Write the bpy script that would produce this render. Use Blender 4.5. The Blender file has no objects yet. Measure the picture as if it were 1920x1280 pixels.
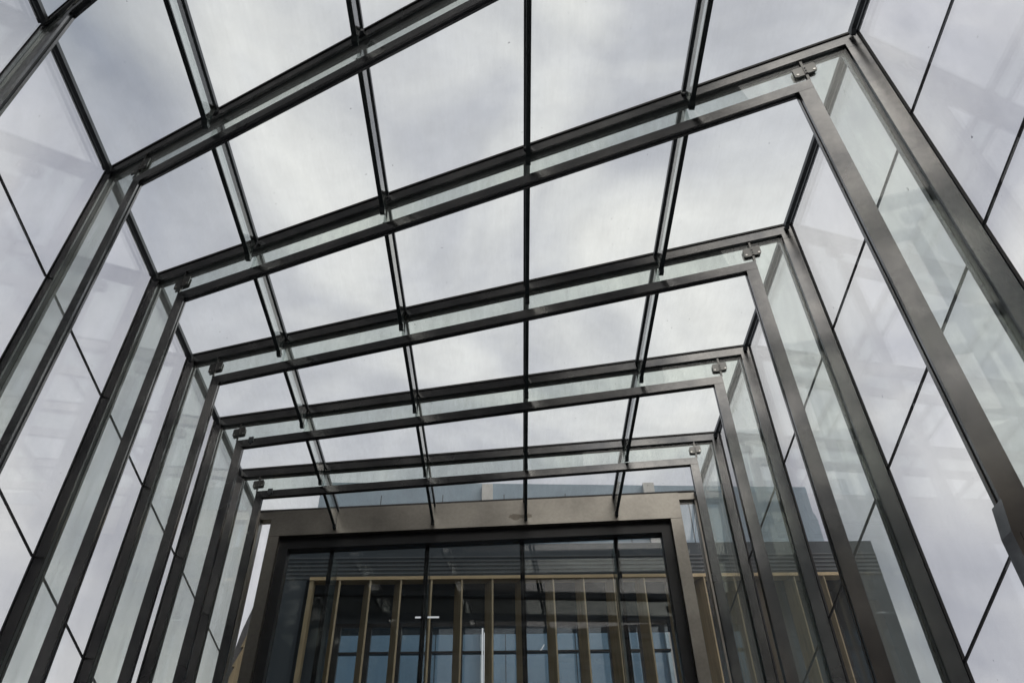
import bpy, math, random
import numpy as np
from mathutils import Matrix, Vector
random.seed(7)
scene = bpy.context.scene
col = scene.collection

# ------------------------------------------------------------------ camera
F_PX, CX, CY = 1490.0, 960.0, 640.0
YV = np.array([938.0, 2006.0])                       # where the tunnel's long lines meet
yd = np.array([YV[0]-CX, -(YV[1]-CY), -F_PX]); yd /= np.linalg.norm(yd)
zx = 925.0
zy = CY + (-F_PX*F_PX-(YV[0]-CX)*(zx-CX))/(YV[1]-CY)
zd = np.array([zx-CX, -(zy-CY), -F_PX]); zd /= np.linalg.norm(zd)
xd = np.cross(yd, zd)
cam_d = bpy.data.cameras.new("camera")
cam = bpy.data.objects.new("camera", cam_d)
col.objects.link(cam)
EYE = 1.6
M = Matrix([list(xd), list(yd), list(zd)]).to_4x4()
M.translation = Vector((0, 0, EYE))
cam.matrix_world = M
cam_d.sensor_width = 36.0
cam_d.lens = F_PX/1920*36
cam_d.clip_start = 0.05
cam_d.clip_end = 2000
scene.camera = cam

# ------------------------------------------------------------------ sky, sun, exposure
scene.view_settings.view_transform = 'Standard'
scene.view_settings.look = 'None'
scene.view_settings.exposure = 0.0
scene.view_settings.gamma = 1.0
scene.cycles.transparent_max_bounces = 64
scene.cycles.max_bounces = 14
scene.cycles.glossy_bounces = 6
scene.cycles.transmission_bounces = 8
scene.cycles.use_denoising = True
scene.cycles.caustics_reflective = False
scene.cycles.caustics_refractive = False

w = bpy.data.worlds.new("World"); scene.world = w; w.use_nodes = True
nt = w.node_tree; nt.nodes.clear()
def N(t, kind, **kw):
    n = t.nodes.new(kind)
    for k, v in kw.items(): setattr(n, k, v)
    return n
def ramp(t, fac, stops):
    r = N(t, 'ShaderNodeValToRGB'); t.links.new(fac, r.inputs[0])
    e = r.color_ramp.elements
    while len(e) < len(stops): e.new(0.5)
    for i, (p, c) in enumerate(stops): e[i].position = p; e[i].color = (*c, 1) if len(c) == 3 else c
    return r.outputs[0]
SUN_EL, SUN_AZ = math.radians(48), math.radians(156)
sky = N(nt, 'ShaderNodeTexSky', sky_type='NISHITA'); sky.sun_disc = False
sky.sun_elevation = SUN_EL; sky.sun_rotation = SUN_AZ
tc = N(nt, 'ShaderNodeTexCoord')
mp = N(nt, 'ShaderNodeMapping'); mp.inputs['Scale'].default_value = (1, 1, 1.3); mp.inputs['Location'].default_value = (.35, .1, .2)
nt.links.new(tc.outputs['Generated'], mp.inputs[0])
n1 = N(nt, 'ShaderNodeTexNoise'); n1.inputs['Scale'].default_value = 3.2; n1.inputs['Detail'].default_value = 8; n1.inputs['Roughness'].default_value = .5; n1.inputs['Distortion'].default_value = .7
nt.links.new(mp.outputs[0], n1.inputs['Vector'])
cloud = ramp(nt, n1.outputs['Fac'], [(.28, (.50, .52, .585)), (.43, (.66, .675, .72)), (.55, (.85, .86, .865)), (.70, (1.02, 1.02, .99))])
skys = N(nt, 'ShaderNodeMix', data_type='RGBA', blend_type='MULTIPLY'); skys.inputs[0].default_value = 1
nt.links.new(sky.outputs[0], skys.inputs[6]); skys.inputs[7].default_value = (.1, .1, .1, 1)
n2 = N(nt, 'ShaderNodeTexNoise'); n2.inputs['Scale'].default_value = 2.2; n2.inputs['Detail'].default_value = 5; n2.inputs['Distortion'].default_value = .6
mp2 = N(nt, 'ShaderNodeMapping'); mp2.inputs['Location'].default_value = (3.1, 1.7, .4)
nt.links.new(tc.outputs['Generated'], mp2.inputs[0]); nt.links.new(mp2.outputs[0], n2.inputs['Vector'])
# the cloud deck breaks up only towards the west, high over the left side
sep = N(nt, 'ShaderNodeSeparateXYZ'); nt.links.new(tc.outputs['Generated'], sep.inputs[0])
def math_n(t, op, a, b=None, clamp=False):
    m = N(t, 'ShaderNodeMath', operation=op); m.use_clamp = clamp
    for i, v in enumerate((a, b)):
        if v is None: continue
        if isinstance(v, (int, float)): m.inputs[i].default_value = v
        else: t.links.new(v, m.inputs[i])
    return m.outputs[0]
west = math_n(nt, 'MULTIPLY', math_n(nt, 'SUBTRACT', math_n(nt, 'MULTIPLY', sep.outputs[0], -1.0), .30), 7.0, True)
west = math_n(nt, 'MULTIPLY', west, math_n(nt, 'MULTIPLY', math_n(nt, 'SUBTRACT', sep.outputs[2], .70), 9.0, True))
hole = math_n(nt, 'MULTIPLY', math_n(nt, 'MULTIPLY', math_n(nt, 'SUBTRACT', n2.outputs['Fac'], .36), 6.0, True), west, True)
hole = math_n(nt, 'MULTIPLY', hole, .62)
mixs = N(nt, 'ShaderNodeMix', data_type='RGBA'); nt.links.new(hole, mixs.inputs[0])
nt.links.new(cloud, mixs.inputs[6]); nt.links.new(skys.outputs[2], mixs.inputs[7])
# the cloud is brighter and warmer round the hidden sun, behind the viewer
vd = N(nt, 'ShaderNodeVectorMath', operation='DOT_PRODUCT'); nt.links.new(tc.outputs['Generated'], vd.inputs[0])
vd.inputs[1].default_value = (math.sin(SUN_AZ)*math.cos(SUN_EL), math.cos(SUN_AZ)*math.cos(SUN_EL), math.sin(SUN_EL))
gw = math_n(nt, 'POWER', math_n(nt, 'MULTIPLY', math_n(nt, 'SUBTRACT', vd.outputs['Value'], .42), 1.72, True), 1.4)
glow = N(nt, 'ShaderNodeMix', data_type='RGBA', blend_type='ADD'); nt.links.new(gw, glow.inputs[0])
nt.links.new(mixs.outputs[2], glow.inputs[6]); glow.inputs[7].default_value = (1.15, 1.02, .86, 1)
bg = N(nt, 'ShaderNodeBackground'); bg.inputs[1].default_value = 1.0
nt.links.new(glow.outputs[2], bg.inputs[0])
wo = N(nt, 'ShaderNodeOutputWorld'); nt.links.new(bg.outputs[0], wo.inputs[0])

sd = bpy.data.lights.new("sun", 'SUN'); sd.energy = 0.3; sd.angle = math.radians(60); sd.color = (1, .96, .9)
so = bpy.data.objects.new("sun", sd); col.objects.link(so)
dirv = Vector((math.sin(SUN_AZ)*math.cos(SUN_EL), math.cos(SUN_AZ)*math.cos(SUN_EL), math.sin(SUN_EL)))
so.rotation_euler = dirv.to_track_quat('Z', 'Y').to_euler()

# ------------------------------------------------------------------ materials
def mat(name):
    m = bpy.data.materials.new(name); m.use_nodes = True
    t = m.node_tree; t.nodes.clear()
    o = N(t, 'ShaderNodeOutputMaterial')
    return m, t, o
def pr(t, color=(.5, .5, .5), rough=.5, metal=0.0, spec=.5):
    p = N(t, 'ShaderNodeBsdfPrincipled')
    p.inputs['Base Color'].default_value = (*color, 1); p.inputs['Roughness'].default_value = rough
    p.inputs['Metallic'].default_value = metal; p.inputs['Specular IOR Level'].default_value = spec
    return p
def noise(t, scale, detail=4, vec_scale=None, rough=.5, coord='Object'):
    c = N(t, 'ShaderNodeTexCoord'); m = N(t, 'ShaderNodeMapping')
    if coord == 'World':
        g = N(t, 'ShaderNodeNewGeometry'); t.links.new(g.outputs['Position'], m.inputs[0])
    else: t.links.new(c.outputs[coord], m.inputs[0])
    if vec_scale: m.inputs['Scale'].default_value = vec_scale
    n = N(t, 'ShaderNodeTexNoise'); n.inputs['Scale'].default_value = scale; n.inputs['Detail'].default_value = detail; n.inputs['Roughness'].default_value = rough
    t.links.new(m.outputs[0], n.inputs['Vector'])
    return n.outputs['Fac']

def steel_mat(name, lo, hi, rough_lo, rough_hi, stain=None):
    m, t, o = mat(name)
    p = pr(t, metal=1.0)
    a = noise(t, 2.3, 6, rough=.6, coord='World')
    c = ramp(t, a, [(.33, lo), (.62, hi)])
    g = noise(t, 40, 3, (1, 1, 1), coord='World')           # fine grain
    mx = N(t, 'ShaderNodeMix', data_type='RGBA', blend_type='MULTIPLY'); mx.inputs[0].default_value = .35
    t.links.new(c, mx.inputs[6]); t.links.new(ramp(t, g, [(.3, (.7, .7, .7)), (.7, (1, 1, 1))]), mx.inputs[7])
    cout = mx.outputs[2]
    if stain:                                        # a dried water stain on the header
        g_ = N(t, 'ShaderNodeNewGeometry'); sb = N(t, 'ShaderNodeVectorMath', operation='SUBTRACT'); sb.inputs[1].default_value = stain
        t.links.new(g_.outputs['Position'], sb.inputs[0])
        sc1 = N(t, 'ShaderNodeVectorMath', operation='MULTIPLY'); sc1.inputs[1].default_value = (3.6, 0, 11); t.links.new(sb.outputs[0], sc1.inputs[0])
        ln = N(t, 'ShaderNodeVectorMath', operation='LENGTH'); t.links.new(sc1.outputs[0], ln.inputs[0])
        dd = math_n(t, 'ADD', ln.outputs['Value'], math_n(t, 'MULTIPLY', noise(t, 9, 5, coord='World'), 1.3))
        mk = ramp(t, dd, [(0.0, (.52, .50, .48)), (.93, (.60, .57, .54)), (1.0, (1, 1, 1))])
        sc2 = N(t, 'ShaderNodeMix', data_type='RGBA', blend_type='MULTIPLY'); sc2.inputs[0].default_value = 1
        t.links.new(cout, sc2.inputs[6]); t.links.new(mk, sc2.inputs[7]); cout = sc2.outputs[2]
    t.links.new(cout, p.inputs['Base Color'])
    b = noise(t, 1.6, 5, coord='World')
    r = N(t, 'ShaderNodeMapRange'); r.inputs[1].default_value = .3; r.inputs[2].default_value = .7
    r.inputs[3].default_value = rough_lo; r.inputs[4].default_value = rough_hi
    t.links.new(b, r.inputs[0]); t.links.new(r.outputs[0], p.inputs['Roughness'])
    t.links.new(p.outputs[0], o.inputs[0])
    return m
STEEL = steel_mat('brushed_steel', (.155, .160, .170), (.325, .322, .318), .15, .30)
PLATE = steel_mat('portal_steel', (.29, .275, .25), (.39, .37, .335), .30, .42, stain=(.19, 6.25, 5.22))

def simple(name, color, rough=.6, metal=0, spec=.5, var=.25, scale=6, vs=None):
    m, t, o = mat(name); p = pr(t, color, rough, metal, spec)
    a = noise(t, scale, 5, vs, coord='World')
    lo = tuple(c*(1-var) for c in color); hi = tuple(min(1, c*(1+var)) for c in color)
    t.links.new(ramp(t, a, [(.3, lo), (.7, hi)]), p.inputs['Base Color'])
    t.links.new(p.outputs[0], o.inputs[0]); return m
CORE = simple('dark_channel', (.06, .065, .072), .45)
BLACK = simple('black_gasket', (.020, .021, .024), .55)
EDGE = simple('green_glass_edge', (.045, .06, .062), .25)
RAIL = simple('dark_rail_steel', (.10, .112, .125), .4, metal=.3)
CLAMP = simple('clamp_steel', (.22, .22, .215), .35, metal=1.0)
BOLT = simple('bolt_steel', (.75, .74, .70), .3, metal=1.0, var=.1)
DFRAME = simple('dark_door_frame', (.02, .022, .026), .4)
WOOD_LIT = simple('lit_rail_timber', (.66, .52, .30), .5, var=.12, scale=5, vs=(.6, 8, 8))  # brighter copy of the slat timber; light caught by the rail put into colour
WOOD = simple('pale_timber', (.38, .315, .19), .55, var=.2, scale=5, vs=(8, 8, .6))
SLATE = simple('slate_cladding', (.042, .062, .08), .55, var=.15, scale=2, vs=(1, 1, .4))
RIB = simple('ribbed_cladding', (.05, .064, .076), .5, var=.12)
BLUEC = simple('blue_grey_cladding', (.31, .42, .52), .45, var=.06, scale=1.2)
PALE = simple('pale_render', (.72, .73, .72), .7, var=.06)
GREYC = simple('light_grey_cladding', (.30, .31, .32), .5, var=.1)
WHITE = simple('white_enamel', (.8, .8, .78), .35, var=.03)
DARKB = simple('added_block_dark', (.022, .024, .030), .7, var=.3, scale=.4)
WARMB = simple('added_block_warm', (.40, .32, .25), .8, var=.2, scale=.5)
PAVE = simple('dark_paving', (.12, .122, .128), .75, var=.3, scale=1.1)
FLOORM = simple('tunnel_paving', (.14, .142, .15), .6, var=.25, scale=2.2)

def glass(name, tint, dirt=.03, dirt_col=(.8, .8, .82), ior=1.5, streak=.05, boost=1.0, rough=0.0):
    m, t, o = mat(name)
    tr = N(t, 'ShaderNodeBsdfTransparent')
    a = noise(t, 3.0, 6, (1, 1, .35), rough=.6, coord='World')
    lo = tuple(c*(1-streak) for c in tint)
    t.links.new(ramp(t, a, [(.35, lo), (.65, tint)]), tr.inputs[0])
    gl = N(t, 'ShaderNodeBsdfGlossy'); gl.inputs['Roughness'].default_value = rough; gl.inputs[0].default_value = (1, 1, 1, 1)
    fr = N(t, 'ShaderNodeFresnel'); fr.inputs[0].default_value = ior
    # only the face turned to the ray reflects at the Fresnel rate; back faces use the same rate
    g = N(t, 'ShaderNodeNewGeometry')
    lw = N(t, 'ShaderNodeLayerWeight'); lw.inputs[0].default_value = .5
    # Schlick from facing so that both sides behave alike
    s1 = math_n(t, 'POWER', lw.outputs['Facing'], 5.0)
    s2 = math_n(t, 'MULTIPLY', s1, .95*boost)
    fac = math_n(t, 'ADD', s2, .045*boost, True)
    m1 = N(t, 'ShaderNodeMixShader'); t.links.new(fac, m1.inputs[0]); t.links.new(tr.outputs[0], m1.inputs[1]); t.links.new(gl.outputs[0], m1.inputs[2])
    df = N(t, 'ShaderNodeBsdfTranslucent'); df.inputs[0].default_value = (*dirt_col, 1)
    d2 = N(t, 'ShaderNodeBsdfDiffuse'); d2.inputs[0].default_value = (*dirt_col, 1)
    dm = N(t, 'ShaderNodeMixShader'); dm.inputs[0].default_value = .4; t.links.new(df.outputs[0], dm.inputs[1]); t.links.new(d2.outputs[0], dm.inputs[2])
    b = noise(t, 5.0, 7, (3.2, .5, .35), rough=.7, coord='World')
    mr = N(t, 'ShaderNodeMapRange'); mr.inputs[1].default_value = .35; mr.inputs[2].default_value = .75; mr.inputs[3].default_value = dirt*.4; mr.inputs[4].default_value = dirt*1.8
    t.links.new(b, mr.inputs[0])
    # scattered specks of grit
    sp = noise(t, 38, 2, coord='World'); spm = math_n(t, 'MULTIPLY', math_n(t, 'SUBTRACT', sp, .765), 12, True)
    m2 = N(t, 'ShaderNodeMixShader'); t.links.new(mr.outputs[0], m2.inputs[0]); t.links.new(m1.outputs[0], m2.inputs[1]); t.links.new(dm.outputs[0], m2.inputs[2])
    dk = N(t, 'ShaderNodeBsdfDiffuse'); dk.inputs[0].default_value = (.08, .08, .08, 1)
    m3 = N(t, 'ShaderNodeMixShader'); t.links.new(spm, m3.inputs[0]); t.links.new(m2.outputs[0], m3.inputs[1]); t.links.new(dk.outputs[0], m3.inputs[2])
    t.links.new(m3.outputs[0], o.inputs[0])
    return m
ROOFG = glass('roof_glass', (.958, .966, .965), .04)
WALLG = glass('wall_glass', (.955, .955, .965), .04, boost=1.25)
WEBG = glass('green_web_glass', (.915, .94, .92), .06, (.80, .86, .81), streak=.02)
FING = glass('rafter_glass', (.90, .93, .92), .03)
DOORG = glass('tinted_door_glass', (.72, .74, .755), .008, streak=.04, boost=1.15)
FINV = glass('frosted_fin_glass', (.72, .78, .77), .16, (.55, .65, .64), streak=.03)
WING = glass('blue_window_glass', (.82, .93, 1.0), .01, streak=.03)

# ------------------------------------------------------------------ helpers
class MB:
    def __init__(s): s.v = []; s.f = []; s.mi = []
    def hexa(s, pts, mi=0):
        b = len(s.v); s.v += [tuple(p) for p in pts]
        for q in ((0, 3, 2, 1), (4, 5, 6, 7), (0, 1, 5, 4), (1, 2, 6, 5), (2, 3, 7, 6), (3, 0, 4, 7)):
            s.f.append(tuple(b+i for i in q)); s.mi.append(mi)
    def box(s, x0, x1, y0, y1, z0, z1, mi=0):
        s.hexa([(x0, y0, z0), (x1, y0, z0), (x1, y1, z0), (x0, y1, z0), (x0, y0, z1), (x1, y0, z1), (x1, y1, z1), (x0, y1, z1)], mi)
    def prism(s, poly, d, mi=0):
        """extrude polygon points (3d) by vector d"""
        b = len(s.v); n = len(poly); d = Vector(d)
        s.v += [tuple(p) for p in poly] + [tuple(Vector(p)+d) for p in poly]
        s.f.append(tuple(b+i for i in range(n))); s.f.append(tuple(b+n+i for i in reversed(range(n)))); s.mi += [mi, mi]
        for i in range(n):
            j = (i+1) % n; s.f.append((b+i, b+n+i, b+n+j, b+j)); s.mi.append(mi)
    def build(s, name, mats, parent=None, origin=None, bevel=0):
        if not isinstance(mats, (list, tuple)): mats = [mats]
        me = bpy.data.meshes.new(name)
        off = Vector((0, 0, 0))
        if parent is not None: off = parent.location
        elif origin is not None: off = Vector(origin)
        me.from_pydata([tuple(Vector(p)-off) for p in s.v], [], s.f)
        for i, q in enumerate(s.mi): me.polygons[i].material_index = q
        for m_ in mats: me.materials.append(m_)
        import bmesh
        bm = bmesh.new(); bm.from_mesh(me); bmesh.ops.recalc_face_normals(bm, faces=bm.faces)
        if bevel: bmesh.ops.bevel(bm, geom=list(bm.edges), offset=bevel, segments=1, affect='EDGES', clamp_overlap=True)
        bm.to_mesh(me); bm.free()
        ob = bpy.data.objects.new(name, me); col.objects.link(ob)
        if parent is not None: ob.parent = parent
        else: ob.location = off
        return ob
def tag(o, label=None, cat=None, group=None, kind=None):
    if label: o['label'] = label
    if cat: o['category'] = cat
    if group: o['group'] = group
    if kind: o['kind'] = kind
    return o
def thing(name, loc, label, cat, group=None):
    o = bpy.data.objects.new(name, None); o.empty_display_size = .2; col.objects.link(o); o.location = loc
    return tag(o, label, cat, group, 'thing')

# ------------------------------------------------------------------ dimensions of the glass tunnel
XL, XR, ZR = -2.205, 1.795, EYE + 3.7863
YLs = {-1: .95, 0: 1.83, 1: 2.685, 2: 3.50, 3: 4.28, 4: 5.02, 5: 5.745, 6: 6.42}
YRs = {-1: -2.4, 0: -.77, 1: .57, 2: 1.86, 3: 3.085, 4: 4.19, 5: 5.24, 6: 6.13}
XR_F = [-1.455, -.61, .205, 1.02]                 # the four glass rafters
# the roof joints run very slightly out of parallel: x = a + b*y
RJ = [(-1.504, .008), (-.699, .0196), (.120, .0205), (.965, .013)]
def rx(j, y): return RJ[j][0]+RJ[j][1]*y
def shear(mb, j, x0):
    mb.v = [(v[0]-x0+rx(j, v[1]), v[1], v[2]) for v in mb.v]
    return mb
def yline(k, x): return YLs[k] + (x-XL)/(XR-XL)*(YRs[k]-YLs[k])
def t1(side, y): return (.57+.116*y) if side < 0 else (.56+.105*y)
ORD = {-1: 'overhead', 0: 'first', 1: 'second', 2: 'third', 3: 'fourth', 4: 'fifth', 5: 'sixth', 6: 'seventh'}

# ------------------------------------------------------------------ ground and surroundings
g = MB(); g.box(-400, 400, -400, 400, -.3, 0); tag(g.build('ground', PAVE), kind='structure')
g = MB()
g.hexa([(XL, -3, .004), (XR, -3, .004), (XR, 6.1, .004), (XL, 6.4, .004), (XL, -3, .02), (XR, -3, .02), (XR, 6.1, .02), (XL, 6.4, .02)])
tag(g.build('path', FLOORM), kind='structure')

# ------------------------------------------------------------------ steel portals of the tunnel
OLs = {-1: .38, 0: .36, 1: .33, 2: .28, 3: .26, 4: .23, 5: .205}
ORs = {-1: .33, 0: .32, 1: .30, 2: .29, 3: .26, 4: .23, 5: .21}
OTs = {-1: .30, 0: .29, 1: .28, 2: .26, 3: .245, 4: .235, 5: .215}
As = {-1: .072, 0: .07, 1: .067, 2: .071, 3: .066, 4: .065, 5: .061}
def steel_portal(k):
    yl, yr = YLs[k], YRs[k]; W = math.hypot(XR-XL, yr-yl)
    ux, uy = (XR-XL)/W, (yr-yl)/W
    OL, OR_, OT, A = OLs[k], ORs[k], OTs[k], As[k]
    base = (XL+ux*W/2, yl+uy*W/2, 0)
    def P(s, t, dy): return (XL+ux*s, yl+uy*s+dy, ZR-t)
    def bar(mb, s0, s1, t0, t1_, y0, y1, mi=0):
        mb.hexa([P(s0, t1_, y0), P(s1, t1_, y0), P(s1, t1_, y1), P(s0, t1_, y1), P(s0, t0, y0), P(s1, t0, y0), P(s1, t0, y1), P(s0, t0, y1)], mi)
    root = thing('steel_portal', base, LAB_PORTAL[k], 'portal frame', 'steel portals of the glass tunnel')
    T = ZR                                          # down to the ground
    # outer ring: front plate, shallow channel that takes the glass web, back plate
    sec_o = ((0, .014, 0, 0), (.014, .046, .007, 1), (.046, .066, .001, 0))
    mb = MB()
    for y0, y1, i, mi in sec_o:
        bar(mb, 0, W, 0, A-i, y0, y1, mi)
        bar(mb, 0, A-i, A-i, .11, y0, y1, mi); bar(mb, W-A+i, W, A-i, .11, y0, y1, mi)
    mb.build('outer_beam', [STEEL, CORE], root)
    for s_ in (0, 1):
        mb = MB()
        for y0, y1, i, mi in sec_o:
            a0, a1 = (0, A-i) if s_ == 0 else (W-A+i, W)
            bar(mb, a0, a1, .1125 if mi == 0 else .11, T, y0, y1, mi)
        mb.build('outer_post', [STEEL, CORE], root)
    # inner ring
    sec = ((0, .012, 0, 0), (.012, .026, .005, 1), (.026, .040, .0, 0))
    mb = MB()
    for y0, y1, i, mi in sec: bar(mb, OL+i, W-OR_-i, OT+i, OT+A-i, y0, y1, mi)
    mb.build('inner_beam', [STEEL, CORE], root)
    for s_ in (0, 1):
        mb = MB()
        for y0, y1, i, mi in sec:
            a0, a1 = (OL+i, OL+A-i) if s_ == 0 else (W-OR_-A+i, W-OR_-i)
            bar(mb, a0, a1, OT+A+.0025 if mi == 0 else OT+A-i, T, y0, y1, mi)
        mb.build('inner_post', [STEEL, CORE], root)
        if k == 2 and s_ == 1:
            mb = MB(); a0, a1 = W-OR_-A-.014, W-OR_-A+.03
            q = EYE+1.20
            mb.prism([P(a1, ZR-q, -.006), P(a1, T, -.006), P(a0, T, -.006), P(a0, ZR-q+.10, -.006), P(a0+.013, ZR-q, -.006)], (0, .06, 0))
            bar(mb, a0+.018, a0+.020, ZR-q+.11, T, -.009, -.006)
            bar(mb, a0+.040, a0+.042, ZR-q+.11, T, -.009, -.006)
            mb.build('cable_cover', STEEL, root)
    # glass web between the rings: beam strip and two leg strips with a joint above the inner corner
    j = .0035; w0 = .050; wy0, wy1 = .0465, .0565; wi = OT+.010
    mb = MB(); bar(mb, OL+j, W-OR_-j, w0, OT+.012, .016, .026); mb.build('web_glass', WEBG, root)
    for s_ in (0, 1):
        mb = MB()
        a0, a1 = (w0, OL-j) if s_ == 0 else (W-OR_+j, W-w0)
        b = OL+.010 if s_ == 0 else W-OR_-.010
        if s_ == 0: poly = [(a0, w0), (a1, w0), (a1, OT), (b, OT), (b, T-.02), (a0, T-.02)]
        else: poly = [(a0, w0), (a1, w0), (a1, T-.02), (b, T-.02), (b, OT), (a0, OT)]
        mb.prism([P(q_, r_, .016) for q_, r_ in poly], (0, .010, 0))
        ob = mb.build('web_glass', WEBG, root)
    # clamps over the joints
    sc_k = OT/.26
    for s_ in (0, 1):
        c0 = OL if s_ == 0 else W-OR_
        hw, hh, ch = .054*sc_k, .038*sc_k, .010; tc_ = (A+OT)/2+.003
        mb = MB()
        for y0, y1 in ((.004, .012), (.030, .036)):
            for sg in (-1, 1):
                e0, e1 = c0+sg*.0015, c0+sg*hw
                dt = .006 if sg > 0 else 0
                pts = [(e0, tc_-hh-dt), (e1-sg*ch, tc_-hh-dt), (e1-sg*ch*.3, tc_-hh-dt+ch*.3), (e1, tc_-hh-dt+ch), (e1, tc_+hh-dt-ch), (e1-sg*ch*.3, tc_+hh-dt-ch*.3), (e1-sg*ch, tc_+hh-dt), (e0, tc_+hh-dt)]
                mb.prism([P(a, b, y0) for a, b in pts], (0, y1-y0, 0))
        bar(mb, c0-.006, c0+.006, A+.001, tc_-hh+.014, .006, .02); bar(mb, c0-.006, c0+.006, tc_+hh-.014, OT-.001, .006, .02)
        bar(mb, c0-.007, c0+.007, tc_-hh*.8, tc_+hh*.8, .000, .004)
        pc = mb.build('clamp', CLAMP, root)
        for ds, dt, r in ((-.040, .022, .0065), (.040, .017, .0065), (0, -.012, .004), (0, .012, .004)):
            mb = MB(); yb = -.003 if ds == 0 else .001
            mb.prism([P(c0+ds*sc_k+r*math.cos(a), tc_+dt*sc_k+r*math.sin(a), yb) for a in [i*math.pi/5 for i in range(10)]], (0, .003, 0))
            bo = mb.build('bolt', BOLT if ds else RAIL, root)
            bo.parent = pc
    if k in (4, 5):
        mb = MB(); bar(mb, OL+.10, OL+.140, OT-.012, OT+.03, -.008, -.001); bar(mb, OL+.110, OL+.130, OT+.03, OT+.045, -.006, -.001)
        mb.build('bracket', RAIL, root)
    # gasket where the panes of two bays meet over the frame
    mb = MB()
    bar(mb, -.004, W+.004, -.016, -.001, -.006, .045)
    bar(mb, -.014, -.002, -.016, T-.02, -.004, .045); bar(mb, W+.002, W+.014, -.016, T-.02, -.004, .045)
    mb.build('gasket', BLACK, root)
    return root
LAB_PORTAL = {
    -1: 'steel portal standing behind the camera, largest of all the tunnel frames',
    0: 'steel portal of which only one dark corner shows, where a blue sky gap begins',
    1: 'steel portal whose beam leaves through the top edge while its dark leg stays in view',
    2: 'largest steel portal with both upper corners in view and a thicker sleeve on one leg',
    3: 'middle steel portal, second of the full ones counted from the camera side',
    4: 'steel portal third of the full ones, with a tiny bracket near its dark corner',
    5: 'smallest steel portal directly in front of the dark entrance doors'}
for k in range(-1, 6): steel_portal(k)

# ------------------------------------------------------------------ roof glazing
BAY = {-1: 'over the viewer', 0: 'between the first and second portals', 1: 'between the second and third portals', 2: 'between the third and fourth portals',
       3: 'between the fourth and fifth portals', 4: 'between the fifth and sixth portals', 5: 'between the sixth portal and the entrance'}
COLN = ['against the dark side wall', 'second from the dark side', 'in the middle column', 'fourth from the dark side', 'against the side with pale posts']
xs = [XL] + XR_F + [XR]
for k in range(-1, 6):
    for jx in range(5):
        def ex(i, kk):
            if i in (0, 5): return xs[i]
            return rx(i-1, yline(kk, xs[i]))
        a, b, a2, b2 = ex(jx, k)+.005, ex(jx+1, k)-.005, ex(jx, k+1)+.005, ex(jx+1, k+1)-.005
        q = [(a, yline(k, a)+.030), (b, yline(k, b)+.030), (b2, yline(k+1, b2)-.004), (a2, yline(k+1, a2)-.004)]
        mb = MB(); mb.hexa([(x, y, ZR+.003) for x, y in q]+[(x, y, ZR+.015) for x, y in q])
        cx_, cy_ = sum(p[0] for p in q)/4, sum(p[1] for p in q)/4
        ob = mb.build('roof_glazing_unit', ROOFG, origin=(cx_, cy_, ZR))
        tag(ob, 'clear roof pane %s, %s' % (BAY[k], COLN[jx]), 'glass pane', 'roof panes of the tunnel', 'thing')

# ------------------------------------------------------------------ glass rafters and corner rails
RN = ['first from the dark side', 'second from the dark side', 'third, seen edge on', 'beside the pale posts']
for k in range(-1, 6):
    for jx, x in enumerate(XR_F):
        y0 = yline(k, x)+.066; y1 = yline(k+1, x)-.012
        if k == 5: y1 = yline(6, x)-.006
        root = thing('glass_rafter', (x, y0, ZR), 'slim glass rafter %s, %s' % (BAY[k], RN[jx]), 'glass beam', 'glass rafters under the roof')
        mb = MB(); mb.box(x-.020, x+.016, y0-.06, y1+.008, ZR-.030, ZR-.001); mb.box(x-.006, x+.006, y0, y1, ZR-.001, ZR+.016); shear(mb, jx, x).build('top_rail', RAIL, root)
        mb = MB(); mb.box(x-.010, x+.008, y0, y1-.012, ZR-.185, ZR-.031); shear(mb, jx, x).build('blade', FING, root)
        mb = MB()
        mb.box(x-.013, x+.011, y0, y1, ZR-.197, ZR-.186)
        mb.box(x-.010, x+.008, y1-.011, y1, ZR-.1855, ZR-.031)
        mb.prism([(x-.015, y1-.045, ZR-.19), (x-.015, y1-.02, ZR-.215), (x-.015, y1+.004, ZR-.212), (x-.015, y1+.008, ZR-.18), (x-.015, y1-.03, ZR-.175)], (.028, 0, 0))
        shear(mb, jx, x).build('edge_strip', EDGE, root)
    for sd_, X in ((-1, XL), (1, XR)):
        y0 = yline(k, X)+.066; y1 = yline(k+1, X)-.004
        mb = MB()
        xa, xb = (X+.018, X+.042) if sd_ < 0 else (X-.042, X-.018)
        mb.box(xa, xb, y0, y1, ZR-.030, ZR-.001)
        mb.prism([(xa, y1-.03, ZR-.0305), (xa, y1-.008, ZR-.050), (xa, y1-.001, ZR-.050), (xa, y1-.001, ZR-.0305)], (xb-xa, 0, 0))
        xc, xd_ = (X-.016, X+.003) if sd_ < 0 else (X-.003, X+.016)
        mb.box(xc, xd_, y0, y1, ZR-.006, ZR+.004)
        ob = mb.build('corner_rail', RAIL, origin=(X, (y0+y1)/2, ZR))
        tag(ob, 'thin dark rail along the roof corner %s, %s side' % (BAY[k], 'dark' if sd_ < 0 else 'pale'), 'rail', 'corner rails under the roof edge', 'thing')

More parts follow.
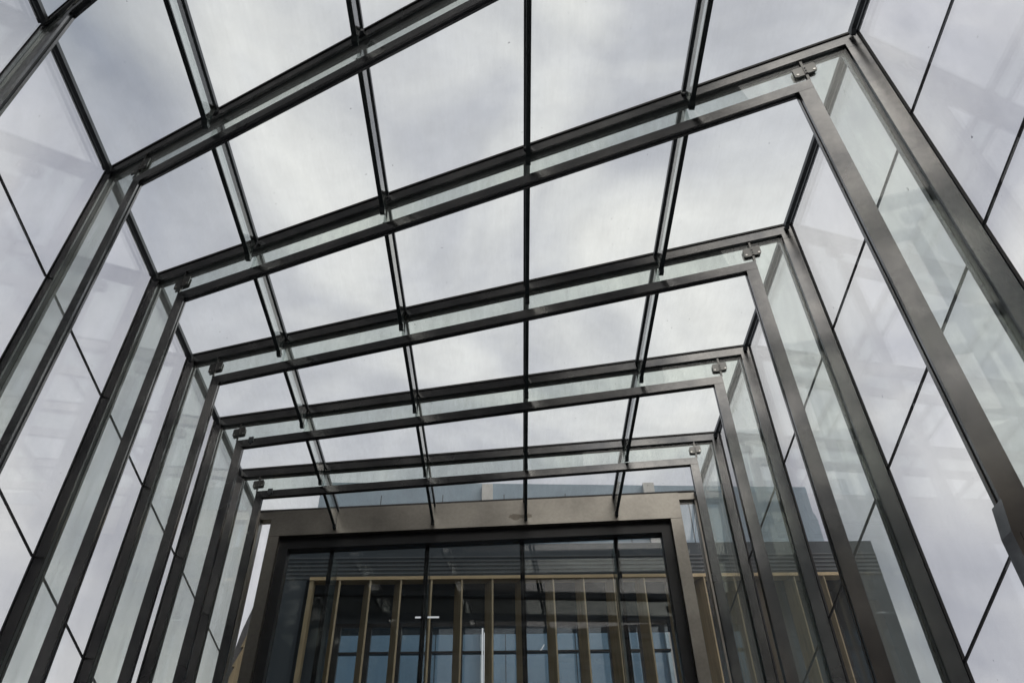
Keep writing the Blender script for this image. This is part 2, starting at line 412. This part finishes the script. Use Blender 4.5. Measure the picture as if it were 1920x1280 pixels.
# ------------------------------------------------------------------ wall glazing
ROWN = ['top row', 'second row down', 'third row down', 'fourth row down', 'fifth row down', 'bottom row']
for k in range(-1, 6):
    for side, X in ((-1, XL), (1, XR)):
        ya, yb = yline(k, X)+.030, yline(k+1, X)-.004
        for r in range(6):
            def zt(y, j): return ZR - j*t1(side, y) if j < 6 else .03
            g0 = .0045 if r else .0
            q = [(ya, zt(ya, r+1)+.005), (yb, zt(yb, r+1)+.005), (yb, zt(yb, r)-g0), (ya, zt(ya, r)-g0)]
            x0, x1 = (X-.015, X-.003) if side < 0 else (X+.003, X+.015)
            mb = MB()
            mb.prism([(x0, y, z) for y, z in q], (x1-x0, 0, 0))
            cz = sum(p[1] for p in q)/4
            ob = mb.build('wall_glazing_unit', WALLG, origin=(X, (ya+yb)/2, cz))
            tag(ob, 'wall pane %s, %s, side with %s posts' % (BAY[k], ROWN[r], 'dark' if side < 0 else 'pale'), 'glass pane', 'side wall panes of the tunnel', 'thing')
            if r:
                mb = MB(); q2 = [(ya, zt(ya, r)-.0035), (yb, zt(yb, r)-.0035), (yb, zt(yb, r)+.004), (ya, zt(ya, r)+.004)]
                xa, xb = (X-.013, X-.002) if side < 0 else (X+.002, X+.013)
                mb.prism([(xa, y, z) for y, z in q2], (xb-xa, 0, 0))
                gk = mb.build('gasket', BLACK, origin=(0, 0, 0)); gk.parent = ob; gk.matrix_parent_inverse = Matrix.Translation(-Vector(ob.location))

# ------------------------------------------------------------------ entrance portal with tinted glazing
k = 6; yl, yr = YLs[6], YRs[6]; W = math.hypot(XR-XL, yr-yl); ux, uy = (XR-XL)/W, (yr-yl)/W
def P6(s, t, dy): return (XL+ux*s, yl+uy*s+dy, ZR-t)
def bar6(mb, s0, s1, t0, t1_, y0, y1, mi=0):
    mb.hexa([P6(s0, t1_, y0), P6(s1, t1_, y0), P6(s1, t1_, y1), P6(s0, t1_, y1), P6(s0, t0, y0), P6(s1, t0, y0), P6(s1, t0, y1), P6(s0, t0, y1)], mi)
root = thing('entrance_portal', P6(W/2, ZR, 0), 'broad steel entrance surround with dark tinted doors closing the tunnel', 'entrance')
SL, SR_ = .16, W-.185
mb = MB(); bar6(mb, 0, SL-.001, 0, .078, 0, .09); bar6(mb, SR_+.001, W, 0, .07, 0, .09); bar6(mb, SL, SR_, 0, .252, -.004, .14)
bar6(mb, 0, W, -.016, -.001, -.006, .06, 1)
mb.build('header_plate', [PLATE, BLACK], root)
for a0, a1, n_ in ((0, .055, 'side_post'), (W-.05, W, 'side_post'), (SL, SL+.10, 'portal_post'), (SR_-.10, SR_, 'portal_post')):
    mb = MB(); tt = .255 if n_ == 'portal_post' else .081
    bar6(mb, a0, a1, tt, ZR, (-.004 if n_ == 'portal_post' else 0), (.14 if n_ == 'portal_post' else .09)); mb.build(n_, PLATE, root)
for a0, a1 in ((.058, SL-.003), (SR_+.003, W-.053)):
    mb = MB(); bar6(mb, a0, a1, .081, ZR-.02, .03, .042); mb.build('side_light', WALLG, root)
i0, i1 = SL+.10, SR_-.10; dw = .085
mb = MB(); bar6(mb, i0, i1, .252, .355, .05, .15); bar6(mb, i0, i0+dw, .355, ZR, .05, .15); bar6(mb, i1-dw, i1, .355, ZR, .05, .15)
bar6(mb, i0+dw, i1-dw, ZR-2.45, ZR-2.35, .05, .15)
mb.build('door_surround', DFRAME, root)
gl0, gl1 = i0+dw, i1-dw
fs = [(x-XL)/ux for x in (-1.475, -.625, .21, 1.035)]
joints = [gl0]+fs+[gl1]
for a, b in zip(joints[:-1], joints[1:]):
    mb = MB(); bar6(mb, a+.002, b-.002, .356, ZR-2.46, .11, .122); mb.build('door_glass', DOORG, root)
    mb = MB(); bar6(mb, a+.002, b-.002, ZR-2.34, ZR-.02, .11, .122); mb.build('door_glass', DOORG, root)
for f_ in fs:                                       # upright glass fins that stiffen the glazing from inside
    mb = MB(); bar6(mb, f_-.008, f_+.008, .356, ZR, .135, .40); fb = mb.build('stiffening_fin', FINV, root)
    mb = MB(); bar6(mb, f_-.020, f_+.020, .356, ZR, .124, .134); bar6(mb, f_-.010, f_+.010, .356, ZR, .401, .409)
    ft = mb.build('fin_edge', BLACK, root); ft.parent = fb

# ------------------------------------------------------------------ buildings beyond
FY = 9.0
root = thing('lower_building', (1, FY+3, 0), 'dark slate building with timber slatted screen behind the entrance', 'building')
BX0, BX1, BZ = -2.62, 4.68, 6.43
WX0, WX1 = -1.96, 2.12
mb = MB(); mb.box(BX0, WX0, FY+.45, FY+.65, 0, BZ-.02); mb.box(WX1, BX1, FY+.45, FY+.65, 0, BZ-.02)
mb.box(WX0+.001, WX1-.001, FY+.45, FY+.65, 5.562, BZ-.02); mb.box(WX0+.001, WX1-.001, FY+.45, FY+.65, 0, 3.05); mb.box(BX0, BX1, FY, FY+.449, 5.98, BZ)
mb.box(4.20, BX1, FY, FY+.449, 0, 5.979); mb.box(BX0, -2.30, FY, FY+.449, 0, 5.979)
mb.build('wall', SLATE, root)
mb = MB()
for i in range(6):
    z = 6.27-i*.052
    mb.prism([(BX0, FY-.002, z), (BX0, FY-.007, z-.012), (BX0, FY-.007, z-.020), (BX0, FY-.002, z-.034)], (BX1-BX0, 0, 0))
mb.build('ribbed_band', RIB, root)
mb = MB(); mb.box(-2.24, 4.14, FY-.10, FY+.03, 5.928, 5.968); sc_ = mb.build('screen_rail', WOOD_LIT, root)
xs_s = [-2.215] + [-.08+.362*i for i in range(-5, 12)]
for i, x in enumerate(xs_s):
    mb = MB()
    if i == 0: mb.box(x-.022, x+.026, FY-.09, FY+.02, .1, 5.927)
    else:                                            # angled blades, the far edge set over to one side
        xa, ya, xb, yb = x+.024, FY-.085, x-.062, FY+.050; nx, ny = .022*.84, .022*.54
        mb.prism([(xa, ya, .1), (xa-nx, ya-ny, .1), (xb-nx, yb-ny, .1), (xb, yb, .1)], (0, 0, 5.827))
    mb.build('screen_slat', WOOD, root)
for i in range(-3, 8):
    x = -.79+.366*i
    mb = MB(); mb.box(x-.090, x, FY+.38, FY+.449, 3.0, 5.60); mb.box(x+.001, x+.275, FY+.38, FY+.449, 5.548, 5.60); mb.box(x+.001, x+.275, FY+.38, FY+.449, 5.235, 5.255); mb.box(x+.001, x+.275, FY+.38, FY+.449, 3.0, 3.06)
    fr = mb.build('window', DFRAME, root)
    mb = MB(); mb.box(x+.001, x+.275, FY+.41, FY+.42, 5.256, 5.547); mb.box(x+.001, x+.275, FY+.41, FY+.42, 3.061, 5.234)
    pn = mb.build('pane', WING, root); pn.parent = fr

root = thing('tall_building', (1, 16, 0), 'taller blue grey building with pale vertical strips rising over the slate one', 'building')
D = 14.0; ax0, ax1, az = -3.60, 6.32, 10.42
mb = MB()
mb.prism([(ax0, D, 0), (ax1+.05, D, 0), (ax1+.05, D, 9.60), (ax1+.02, D, 9.72), (ax1, D, 9.74), (ax1, D, az-.08), (ax0+4, D, az+.05), (ax0, D, az+.12)], (0, 6, 0))
mb.build('wall', BLUEC, root)
mb = MB()
for x in [ax0+1.24*i for i in range(1, 8)]: mb.box(x, x+.015, D-.006, D-.001, 0, az-.2)
mb.build('panel_seams', RIB, root)
for x in (-.32, 2.96):
    mb = MB(); mb.box(x, x+.22, D-.12, D-.008, 0, az-.02); mb.build('pilaster', PALE, root)

# left: low building whose slanted eaves and timber side show beside the entrance
root = thing('gabled_building', (-3.6, 14, 0), 'light ribbed building with steep roof edge and stepped timber beside the entrance', 'building')
Dg = 12.0
edge = [(-3.60, 7.95), (-3.815, 7.06), (-3.92, 6.65), (-4.05, 5.84), (-4.22, 4.7)]
mb = MB(); mb.prism([(x, Dg, z) for x, z in edge] + [(-4.22, Dg, 0), (-3.0, Dg, 0), (-3.0, Dg, 7.95)], (0, 5, 0)); mb.build('wall', GREYC, root)
mb = MB()
for i in range(26):
    o_ = .012+i*.011
    q = [(x+o_, z) for x, z in edge[1:]]
    for (xa, za), (xb, zb) in zip(q[:-1], q[1:]): mb.prism([(xa, Dg-.006, za), (xb, Dg-.006, zb), (xb+.003, Dg-.006, zb), (xa+.003, Dg-.006, za)], (0, .005, 0))
mb.build('rib', RIB, root)
mb = MB()
steps = [(-3.78, 6.62), (-3.86, 6.34), (-3.82, 6.34), (-3.93, 6.05), (-3.89, 6.05), (-3.99, 5.72), (-3.94, 5.72), (-4.06, 5.2), (-4.06, 0), (-3.02, 0), (-3.02, 6.62)]
mb.prism([(x, Dg-.09, z) for x, z in steps], (0, .08, 0)); mb.build('timber_panel', WOOD, root)

# unseen blocks added behind the viewer to darken and warm the steel reflections
root = thing('added_dark_block', (-14, -22, 0), 'tall dark unseen block added behind the viewer to darken the steel', 'building')
mb = MB(); mb.box(-34, -3.7, -30, -11, 0, 36); mb.box(-34, -7.5, -10.999, 4.6, 0, 30); mb.build('wall', DARKB, root)
root = thing('added_warm_block', (12, -20, 0), 'warm unseen block added behind the viewer to tint the steel', 'building')
mb = MB(); mb.box(-3.2, 34, -30, -16, 0, 13.5); mb.build('wall', WARMB, root)  # warm block added out of view for brown tones in the steel

# ------------------------------------------------------------------ lamps and glowing strips inside the porch
m, t, o = mat('lamp_white'); e = N(t, 'ShaderNodeEmission'); e.inputs[0].default_value = (1, 1, 1, 1); e.inputs[1].default_value = 1.0; t.links.new(e.outputs[0], o.inputs[0]); LAMP = m
mb = MB(); mb.box(-.925, -.66, 8.6, 8.612, 5.325, 5.34)
tag(mb.build('linear_lamp', LAMP, origin=(-.78, 8.6, 5.33)), 'thin white horizontal strip lamp hanging behind the door glass', 'lamp', kind='thing')
mb = MB(); mb.box(-.182, -.166, 8.6, 8.612, 2.6, 5.20); mb.box(-.158, -.150, 8.6, 8.612, 2.6, 5.15)  # two thin upright white strips that emit
tag(mb.build('glowing_strips', LAMP, origin=(-.17, 8.6, 3)), 'pair of long slender glowing white strips upright behind the door glass', 'lamp', kind='thing')
mb = MB(); mb.prism([(.455, 8.6, 4.95), (.463, 8.6, 4.95), (.503, 8.6, 5.01), (.495, 8.6, 5.01)], (0, .01, 0))
tag(mb.build('spot_lamp', LAMP, origin=(.48, 8.6, 4.98)), 'tiny tilted white lamp glint behind the door glass', 'lamp', kind='thing')
